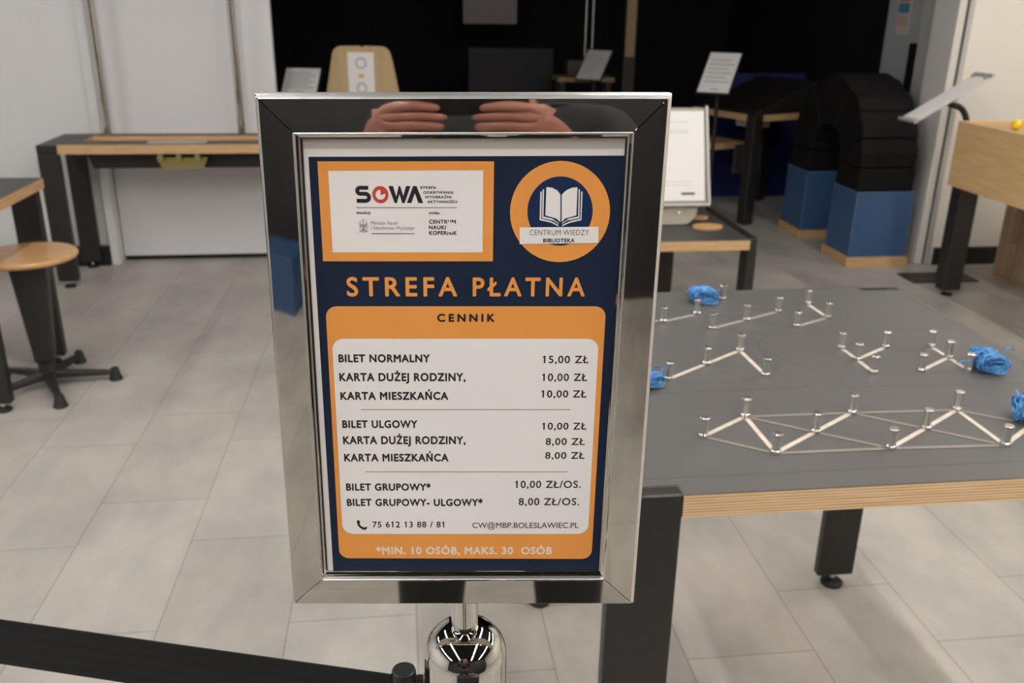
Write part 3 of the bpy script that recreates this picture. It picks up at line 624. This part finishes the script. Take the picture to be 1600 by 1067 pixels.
# ------------------------------------------------------------------ far dark table
ft = thing('dark_exhibit_table', 'dark table with plywood edges and sloped black box, in the dark right background', 'table', (2.304, 5.80, 0), math.radians(23))
FW, FD, FH = .72, .62, .73
poly = [(.0, .0), (FW, 0), (FW, FD), (0, FD)]
mb = MB(); mb.add([(x, y, FH-.042) for x, y in poly] + [(x, y, FH-.001) for x, y in poly], [list(range(4))[::-1]] + [[i, (i+1) % 4, 4+(i+1) % 4, 4+i] for i in range(4)], 0)
mb.add([(x, y, FH-.001) for x, y in poly] + [(x, y, FH) for x, y in poly], [list(range(4, 8))] + [[i, (i+1) % 4, 4+(i+1) % 4, 4+i] for i in range(4)], 1)
mb.build('tabletop', [M['ply_far'], M['laminate_dark']], ft)
for x in (-.02, FW-.06):
    for y in (-.02, FD-.06):
        MB().box(x, x+.08, y, y+.08, 0, FH+.002 if (x < 0 and y < 0) else FH-.043).build('leg', M['black_metal'], ft, bevel=.008)
MB().box(-.01, .28, .35, FD+.12, .46, .50).build('shelf', M['ply_far'], ft)
mb = MB(); mb.prism([(.0, FH), (.60, FH), (.60, FH+.18), (.54, FH+.20), (.0, FH+.02)], .0, .56, lambda u, v, a: (u+.03, a+.02, v)); wd = mb.build('sloped_box', M['black_metal'], ft, bevel=.004)
for (x, y, z) in ((.07, .0185, FH+.012), (.56, .0185, FH+.13)): MB().tube([(x, y, z), (x, y-.006, z)], .012, 12).build('bolt', M['steel'], wd)
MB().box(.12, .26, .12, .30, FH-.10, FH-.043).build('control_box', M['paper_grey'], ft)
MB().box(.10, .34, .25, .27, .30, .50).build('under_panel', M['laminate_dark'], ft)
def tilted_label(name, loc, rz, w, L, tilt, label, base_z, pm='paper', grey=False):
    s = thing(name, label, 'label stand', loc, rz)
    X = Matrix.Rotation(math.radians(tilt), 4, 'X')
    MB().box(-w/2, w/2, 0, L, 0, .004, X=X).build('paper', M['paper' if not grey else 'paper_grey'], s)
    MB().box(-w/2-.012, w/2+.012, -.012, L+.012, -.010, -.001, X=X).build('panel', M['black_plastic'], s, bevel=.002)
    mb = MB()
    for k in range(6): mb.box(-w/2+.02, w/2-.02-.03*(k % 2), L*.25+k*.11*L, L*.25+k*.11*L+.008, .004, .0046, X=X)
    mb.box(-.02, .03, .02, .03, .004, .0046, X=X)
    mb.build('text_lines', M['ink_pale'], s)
    q = X @ Vector((0, L*.5, -.01))
    MB().tube([q, (q.x, q.y, base_z-loc[2])], .012, 12).build('stem', M['black_metal'], s)
    return s
tilted_label('label_stand', (1.965, 5.70, .885), math.radians(-34), .20, .34, 42, 'tilted white label stand left of the sloped black box in the dark', .0)

# blue partition behind
tag(MB().box(2.35, 3.05, 6.75, 6.80, 0, .93).build('blue_partition', M['navy_panel'], bevel=.005), 'low deep-blue partition behind the dark table and the black arch', 'partition')
tag(MB().box(.55, 1.25, 7.6, 7.66, .0, 1.06).build('navy_board', mat('navy_dim', (.0025, .0025, .006), .6), bevel=.005), 'barely visible navy board in the dark behind the price board', 'board')

# ------------------------------------------------------------------ block arch
def plinth(y0, label):
    p = thing('blue_plinth', label, 'plinth', (2.53, y0, 0), 0, 'blue plinths carrying the black arch')
    MB().box(-.015, .355, -.015, .315, 0, .055).build('plywood_base', M['ply_far'], p, bevel=.002)
    b = MB().box(.0, .34, .0, .30, .055, .430).build('blue_block', M['blue_cube'], p, bevel=.0015)
    mb = MB()  # pale strips paint the light catching the block edges
    for (x, y) in ((0, 0), (.34, 0)): mb.box(x-.002, x+.002, y-.002, y+.002, .056, .429)
    mb.box(0, .34, -.002, .001, .426, .4306); mb.box(-.002, .001, 0, .30, .426, .4306)
    mb.build('edge_highlight', M['blue_edge_highlight'], b)
    return p
plinth(4.745, 'front blue plinth on a plywood base under the arch, nearer the white wall corner')
plinth(5.41, 'rear blue plinth on a plywood base under the arch, farther back in the dark')
yc, zs = 5.2275, .43; ri, ro = .19, .470; NV = 9
names = ['front', 'second', 'third', 'fourth', 'top', 'sixth', 'seventh', 'eighth', 'rear']
def archblock(poly, lab, x0=2.535, x1=2.865):
    o = MB().prism(poly, x0, x1, lambda u, v, a: (a, u, v)).build('arch_block', M['foam'], bevel=.010, seg=3)
    return tag(o, lab, 'foam block', 'black foam blocks of the arch')
archblock([(4.757, .4315), (5.037, .4315), (5.037, .56), (4.757, .56)], 'black foam block standing straight on the front blue plinth')
archblock([(5.418, .4315), (5.698, .4315), (5.698, .56), (5.418, .56)], 'black foam block standing straight on the rear blue plinth')
for k in range(NV):
    a0 = math.pi - math.pi*k/NV - .004; a1 = math.pi - math.pi*(k+1)/NV + .004; pl = []
    for (r, aa) in ((ri, a0), (ro, a0), (ro*1.02, (a0+a1)/2), (ro, a1), (ri, a1)): pl.append((yc + r*math.cos(aa), .562 + r*math.sin(aa)))
    jog = .005*((k*7) % 3 - 1)
    archblock(pl, 'black foam wedge block of the arch, %s' % ('the keystone at the very top' if k == 4 else ('number %s counted from the front foot' % ['one', 'two', 'three', 'four', '', 'six', 'seven', 'eight', 'nine'][k])), 2.535+jog, 2.865+jog)

# ------------------------------------------------------------------ right plywood box exhibit
bx = thing('box_exhibit', 'large plywood box table on black legs at the right edge', 'exhibit table', (0, 0, 0))
mb = MB(); bx0, bx1, by0, by1, bz0, bz1 = 2.745, 3.70, 3.15, 4.26, .565, .882; t_ = .02
mb.box(bx0, bx0+t_, by0, by1, bz0, bz1); mb.box(bx1-t_, bx1, by0, by1, bz0, bz1); mb.box(bx0+t_, bx1-t_, by0, by0+t_, bz0, bz1); mb.box(bx0+t_, bx1-t_, by1-t_, by1, bz0, bz1)
mb.build('box_sides', M['ply_face'], bx)
MB().box(bx0+t_, bx1-t_, by0+t_, by1-t_, bz1-.028, bz1-.010).build('inner_top', M['ply_far'], bx)
for (x, y) in ((bx0+.01, by1-.11), (bx1-.11, by1-.11), (bx0+.01, by0+.03), (bx1-.11, by0+.03)): leg(bx, x+.0, x+.10, y, y+.07, bz0+.0)
o = MB().lathe([(.024*math.sin(math.radians(a)), .024-.024*math.cos(math.radians(a))) for a in range(2, 180, 11)], 24).build('yellow_ball', M['yellow'], smooth=60); o.location = (2.865, 3.99, bz1-.0095)
tag(o, 'small yellow ball on top of the plywood box exhibit', 'ball')
for (y0, y1, lab) in ((4.375, 4.53, 'narrow brown carton under the plywood box, nearer the wall'), (4.20, 4.37, 'narrow brown carton under the plywood box, nearer the viewer')):
    c = thing('carton', lab, 'carton', (3.29, y0, 0), 0, 'brown cartons under the plywood box')
    MB().box(0, .26, 0, y1-y0, 0, .535).build('body', M['cardboard'], c, bevel=.002)
    MB().box(-.0006, .0, (y1-y0)/2-.02, (y1-y0)/2+.02, .03, .50).build('tape', mat('packing_tape', (.42, .30, .19), .4), c)
# label stand on black plate with curved arm
rs = thing('curved_label_stand', 'white tilted label on a curved black arm beside the white wall', 'label stand', (2.93, 4.5, 0))
MB().box(-.19, .19, -.11, .07, .0, .008).build('base_plate', M['black_metal'], rs, bevel=.002)
pts = [(0.02, 0, .008), (.02, 0, .80)] + [(.02-.09+.09*math.cos(a), 0, .80+.13*math.sin(a)) for a in [math.radians(k) for k in range(15, 105, 15)]] + [(-.10, 0, .938)]
MB().tube(pts, .016, 12).build('arm', M['black_metal'], rs, smooth=40)
XR = Matrix.Translation((-.125, 0, .968)) @ Matrix.Rotation(math.radians(-31), 4, 'Y')
MB().box(-.22, .22, -.08, .08, -.004, .002, X=XR).build('panel', M['alu'], rs, bevel=.002)
MB().box(-.20, .20, -.075, .075, .002, .004, X=XR).build('paper', M['paper'], rs)
for s in (-1, 1): MB().tube([XR @ Vector((s*.222, -.08, .004)), XR @ Vector((s*.222, .08, .004))], .009, 10).build('holder_rim', M['alu'], rs, smooth=40)
for y in (-.055, .055): MB().tube([XR @ Vector((.195, y, .0)), XR @ Vector((.195, y, .016))], .010, 10).build('rivet', M['taupe'], rs)

# ------------------------------------------------------------------ dark background exhibits
pb = thing('plywood_board_exhibit', 'rounded tan plywood board with white paper, in the dark behind the price board', 'exhibit', (-.215, 5.5, 0))
poly = [(-.225, .70), (.215, .70), (.205, .90), (.170, 1.09)] + [(.11+.055*math.cos(math.radians(a)), 1.098+.06*math.sin(math.radians(a))) for a in range(0, 91, 15)] + [(.012, 1.160), (0, 1.150), (-.012, 1.160)] + [(-.12-.055*math.cos(math.radians(a)), 1.098+.06*math.sin(math.radians(a))) for a in range(90, -1, -15)] + [(-.215, .90)]
MB().prism(poly, -.012, .012, lambda u, v, a: (u, a, v)).build('board', M['ply_tan'], pb, bevel=.004)
pp = MB().box(-.085, .065, -.0145, -.0125, .86, 1.125).build('paper', M['paper'], pb)
mb = MB()
for k in range(12):
    a = 2*math.pi*k/12; mb.box(-.01+.028*math.cos(a)-.006, -.01+.028*math.cos(a)+.006, -.0155, -.0145, 1.065+.028*math.sin(a)-.005, 1.065+.028*math.sin(a)+.005)
    mb.box(-.01+.025*math.cos(a)-.006, -.01+.025*math.cos(a)+.006, -.0155, -.0145, .925+.028*math.sin(a)-.005, .925+.028*math.sin(a)+.005)
mb.build('drawing', M['ink_pale'], pp)
MB().box(-.026, .006, -.0155, -.0145, .985, 1.005).build('yellow_mark', mat('yellow_ink', (.75, .45, .08), .6), pp)
for x in (-.19, .15): MB().box(x, x+.04, -.02, .02, 0, .70).build('leg', M['black_metal'], pb)
tilted_label('label_stand', (-.585, 5.42, .89), math.radians(-8), .20, .22, 38, 'white tilted label stand beside the tan plywood board', .0)
wm = tag(MB().box(.53, .98, 7.90, 7.93, 1.235, 1.62).build('wall_picture', M['screen'], bevel=.003), 'dim grey picture panel hanging high in the dark', 'picture')
MB().box(.74, .77, 7.93, 8.60, 1.40, 1.43).build('wall_arm', M['black_metal'], wm)
tag(MB().box(1.69, 1.78, 7.0, 7.04, 0, 1.9).build('wooden_post', M['black_metal']), 'dark post carrying a wooden slat in the dark background', 'post')
bpy.data.objects['wooden_post'].name = 'slat_post'
MB().box(1.695, 1.765, 6.98, 7.0, 1.03, 1.9).build('wooden_slat', M['wood_dim'], bpy.data.objects['slat_post'], label='brown wooden slat')
sp = thing('small_dark_table', 'small dark table with brown edges far back in the dark', 'table', (1.42, 7.2, 0))
MB().box(-.22, .22, -.15, .15, .84, .872).build('tabletop', M['wood_dim'], sp)
for x in (-.20, .16):
    for y in (-.13, .09): MB().box(x, x+.04, y, y+.04, 0, .84).build('leg', M['black_metal'], sp)
MB().box(-.13, .0, -.06, .10, .872, .99).build('dark_box', mat('brown_box', (.07, .045, .035), .6), sp)
MB().tube([(.03, .1, .87), (.03, .1, 2.0)], .006, 8).build('rod', M['steel'], sp); MB().tube([(.085, .1, .87), (.085, .1, 2.0)], .006, 8).build('rod', M['steel'], sp)
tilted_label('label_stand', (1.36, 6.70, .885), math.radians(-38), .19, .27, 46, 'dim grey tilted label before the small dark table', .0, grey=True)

# ------------------------------------------------------------------ the photographer (seen reflected in the chrome) with a phone
def skin_obj(name, verts, edges, m, parent=None, sub=2):
    me = bpy.data.meshes.new(name); me.from_pydata([v[:3] for v in verts], edges, []); me.materials.append(m)
    o = bpy.data.objects.new(name, me); COL.objects.link(o)
    sk = o.modifiers.new('skin', 'SKIN'); sk.use_smooth_shade = True
    if not me.skin_vertices: raise RuntimeError('no skin layer')
    for i, v in enumerate(verts):
        r = v[3]; me.skin_vertices[0].data[i].radius = (r, r) if not isinstance(r, tuple) else r
        me.skin_vertices[0].data[i].use_root = (i == 0)
    sb = o.modifiers.new('subd', 'SUBSURF'); sb.levels = sub; sb.render_levels = sub
    if parent: o.parent = parent
    return o
HX = -.065
class SK:
    def __init__(s): s.v = []; s.e = []
    def p(s, x, y, z, r, par=None):
        s.v.append((x, y, z, r)); i = len(s.v)-1
        if par is not None: s.e.append((par, i))
        return i
b = SK()
pel = b.p(HX, -.46, .93, .115); sp1 = b.p(HX, -.46, 1.08, .115, pel); ch = b.p(HX, -.45, 1.25, .12, sp1); nk0 = b.p(HX, -.44, 1.385, .06, ch); nk = b.p(HX, -.425, 1.44, .050, nk0)
hd = b.p(HX, -.405, 1.50, .066, nk); hd2 = b.p(HX, -.395, 1.56, .080, hd); hd3 = b.p(HX, -.405, 1.63, .066, hd2); 
nose = b.p(HX, -.312, 1.535, .012, hd2)
for sg in (-1, 1):
    b.p(HX+sg*.082, -.405, 1.545, .013, hd2)
    sh = b.p(HX+sg*.165, -.44, 1.335, .055, ch); el = b.p(HX+sg*.235, -.33, 1.11, .042, sh)
    wr = b.p(HX+sg*.125, -.085, 1.285, .026, el); pm = b.p(HX+sg*.102, -.032, 1.332, .030, wr)
    for k, (z1, dx, r) in enumerate(((1.369, .070, .0105), (1.347, .080, .0112), (1.325, .076, .0108), (1.305, .060, .0095))):
        kn = b.p(HX+sg*.094, -.002, z1-.003, r*1.12, pm); f1 = b.p(HX+sg*(.094-dx*.5), .008, z1+.001, r, kn); b.p(HX+sg*(.094-dx), .000, z1-.003, r*.85, f1)
    t1 = b.p(HX+sg*.072, -.036, 1.352, .012, pm); b.p(HX+sg*.040, -.030, 1.366, .010, t1)
    hp = b.p(HX+sg*.095, -.46, .88, .088, pel); kn = b.p(HX+sg*.135, -.44, .48, .058, hp); an = b.p(HX+sg*.15, -.46, .09, .028, kn); b.p(HX+sg*.16, -.38, .040, .022, an)
person = skin_obj('person', b.v, b.e, M['skin'])
tag(person, 'person in dark clothes holding up a phone, mirrored in the chrome sign frame', 'person')
j = SK(); pel = j.p(HX, -.46, .90, .145); c1 = j.p(HX, -.46, 1.08, .145, pel); ch = j.p(HX, -.45, 1.25, .148, c1); j.p(HX, -.44, 1.40, .075, ch)
for sg in (-1, 1):
    sh = j.p(HX+sg*.17, -.44, 1.335, .075, ch); el = j.p(HX+sg*.237, -.33, 1.11, .060, sh); j.p(HX+sg*.137, -.115, 1.263, .040, el)
skin_obj('jacket', j.v, j.e, M['jacket'], person)
q = SK(); pel = q.p(HX, -.46, .93, .13)
for sg in (-1, 1):
    hp = q.p(HX+sg*.095, -.46, .86, .105, pel); kn = q.p(HX+sg*.135, -.44, .48, .078, hp); q.p(HX+sg*.15, -.45, .10, .074, kn)
skin_obj('trousers', q.v, q.e, M['trousers'], person)
for sg in (-1, 1):
    w_ = SK(); a_ = w_.p(HX+sg*.15, -.47, .052, .050); t_ = w_.p(HX+sg*.158, -.38, .042, .04, a_); w_.p(HX+sg*.165, -.31, .036, .034, t_)
    skin_obj('shoe', w_.v, w_.e, M['rubber'], person)
h_ = SK(); a_ = h_.p(HX, -.435, 1.63, .075); c_ = h_.p(HX, -.46, 1.56, .075, a_); h_.p(HX, -.46, 1.47, .055, c_); h_.p(HX, -.375, 1.66, .045, a_)
skin_obj('hair', h_.v, h_.e, M['hair'], person)
for sg in (-1, 1):
    e_ = MB().lathe([(.010*math.sin(math.radians(a)), -.010*math.cos(math.radians(a))) for a in range(10, 180, 20)], 12, (HX+sg*.030, -.327, 1.563)).build('eye', M['paper'], person, smooth=60)
MB().box(HX-.022, HX+.022, -.332, -.322, 1.487, 1.494).build('mouth', mat('lips', (.35, .12, .10), .5), person, bevel=.002)
PM = Matrix(((rt.x, up.x, -fw.x, 0), (rt.y, up.y, -fw.y, 0), (rt.z, up.z, -fw.z, 1.40), (0, 0, 0, 1)))
ph = thing('smartphone', 'black smartphone held up by the mirrored person', 'phone', (0, 0, 1.40))
PMl = Matrix.Translation((0, 0, -1.40)) @ PM
MB().box(-.140, .022, -.056, .020, .004, .012, X=PMl).build('body', M['black_plastic'], ph, bevel=.003)
MB().box(-.136, .018, -.052, .016, .0121, .0126, X=PMl).build('screen', mat('screen_dark', (.01, .01, .012), .1), ph)
MB().lathe([(.012, .0015), (.013, .004)], 24, (0, 0, 0), X=PMl).build('lens_ring', M['black_metal'], ph)
blk = tag(MB().box(-2.45, -1.80, -3.3, -2.9, 0, .30).build('blue_block', M['blue_cube'], bevel=.004), 'blue block mirrored low in the left bar of the chrome frame', 'block')
cb_ = thing('added_dark_cabinet', 'tall dark cabinet added out of view to darken the right bar of the chrome frame', 'cabinet', (.80, -1.45, 0))  # dark object added out of view so the right bar mirrors dark
MB().box(0, 1.6, -.35, 0, .06, 1.9).build('body', M['wall_dark'], cb_, bevel=.004)
for x in (.01, .81): d_ = MB().box(x, x+.78, .0, .018, .08, 1.88).build('door', M['base_black'], cb_, bevel=.003); MB().tube([(.78 if x < .5 else .84, .03, .9), (.78 if x < .5 else .84, .03, 1.1)], .008, 10).build('handle', M['steel'], d_)
MB().box(.02, 1.58, -.33, -.02, 0, .06).build('plinth', M['base_black'], cb_)
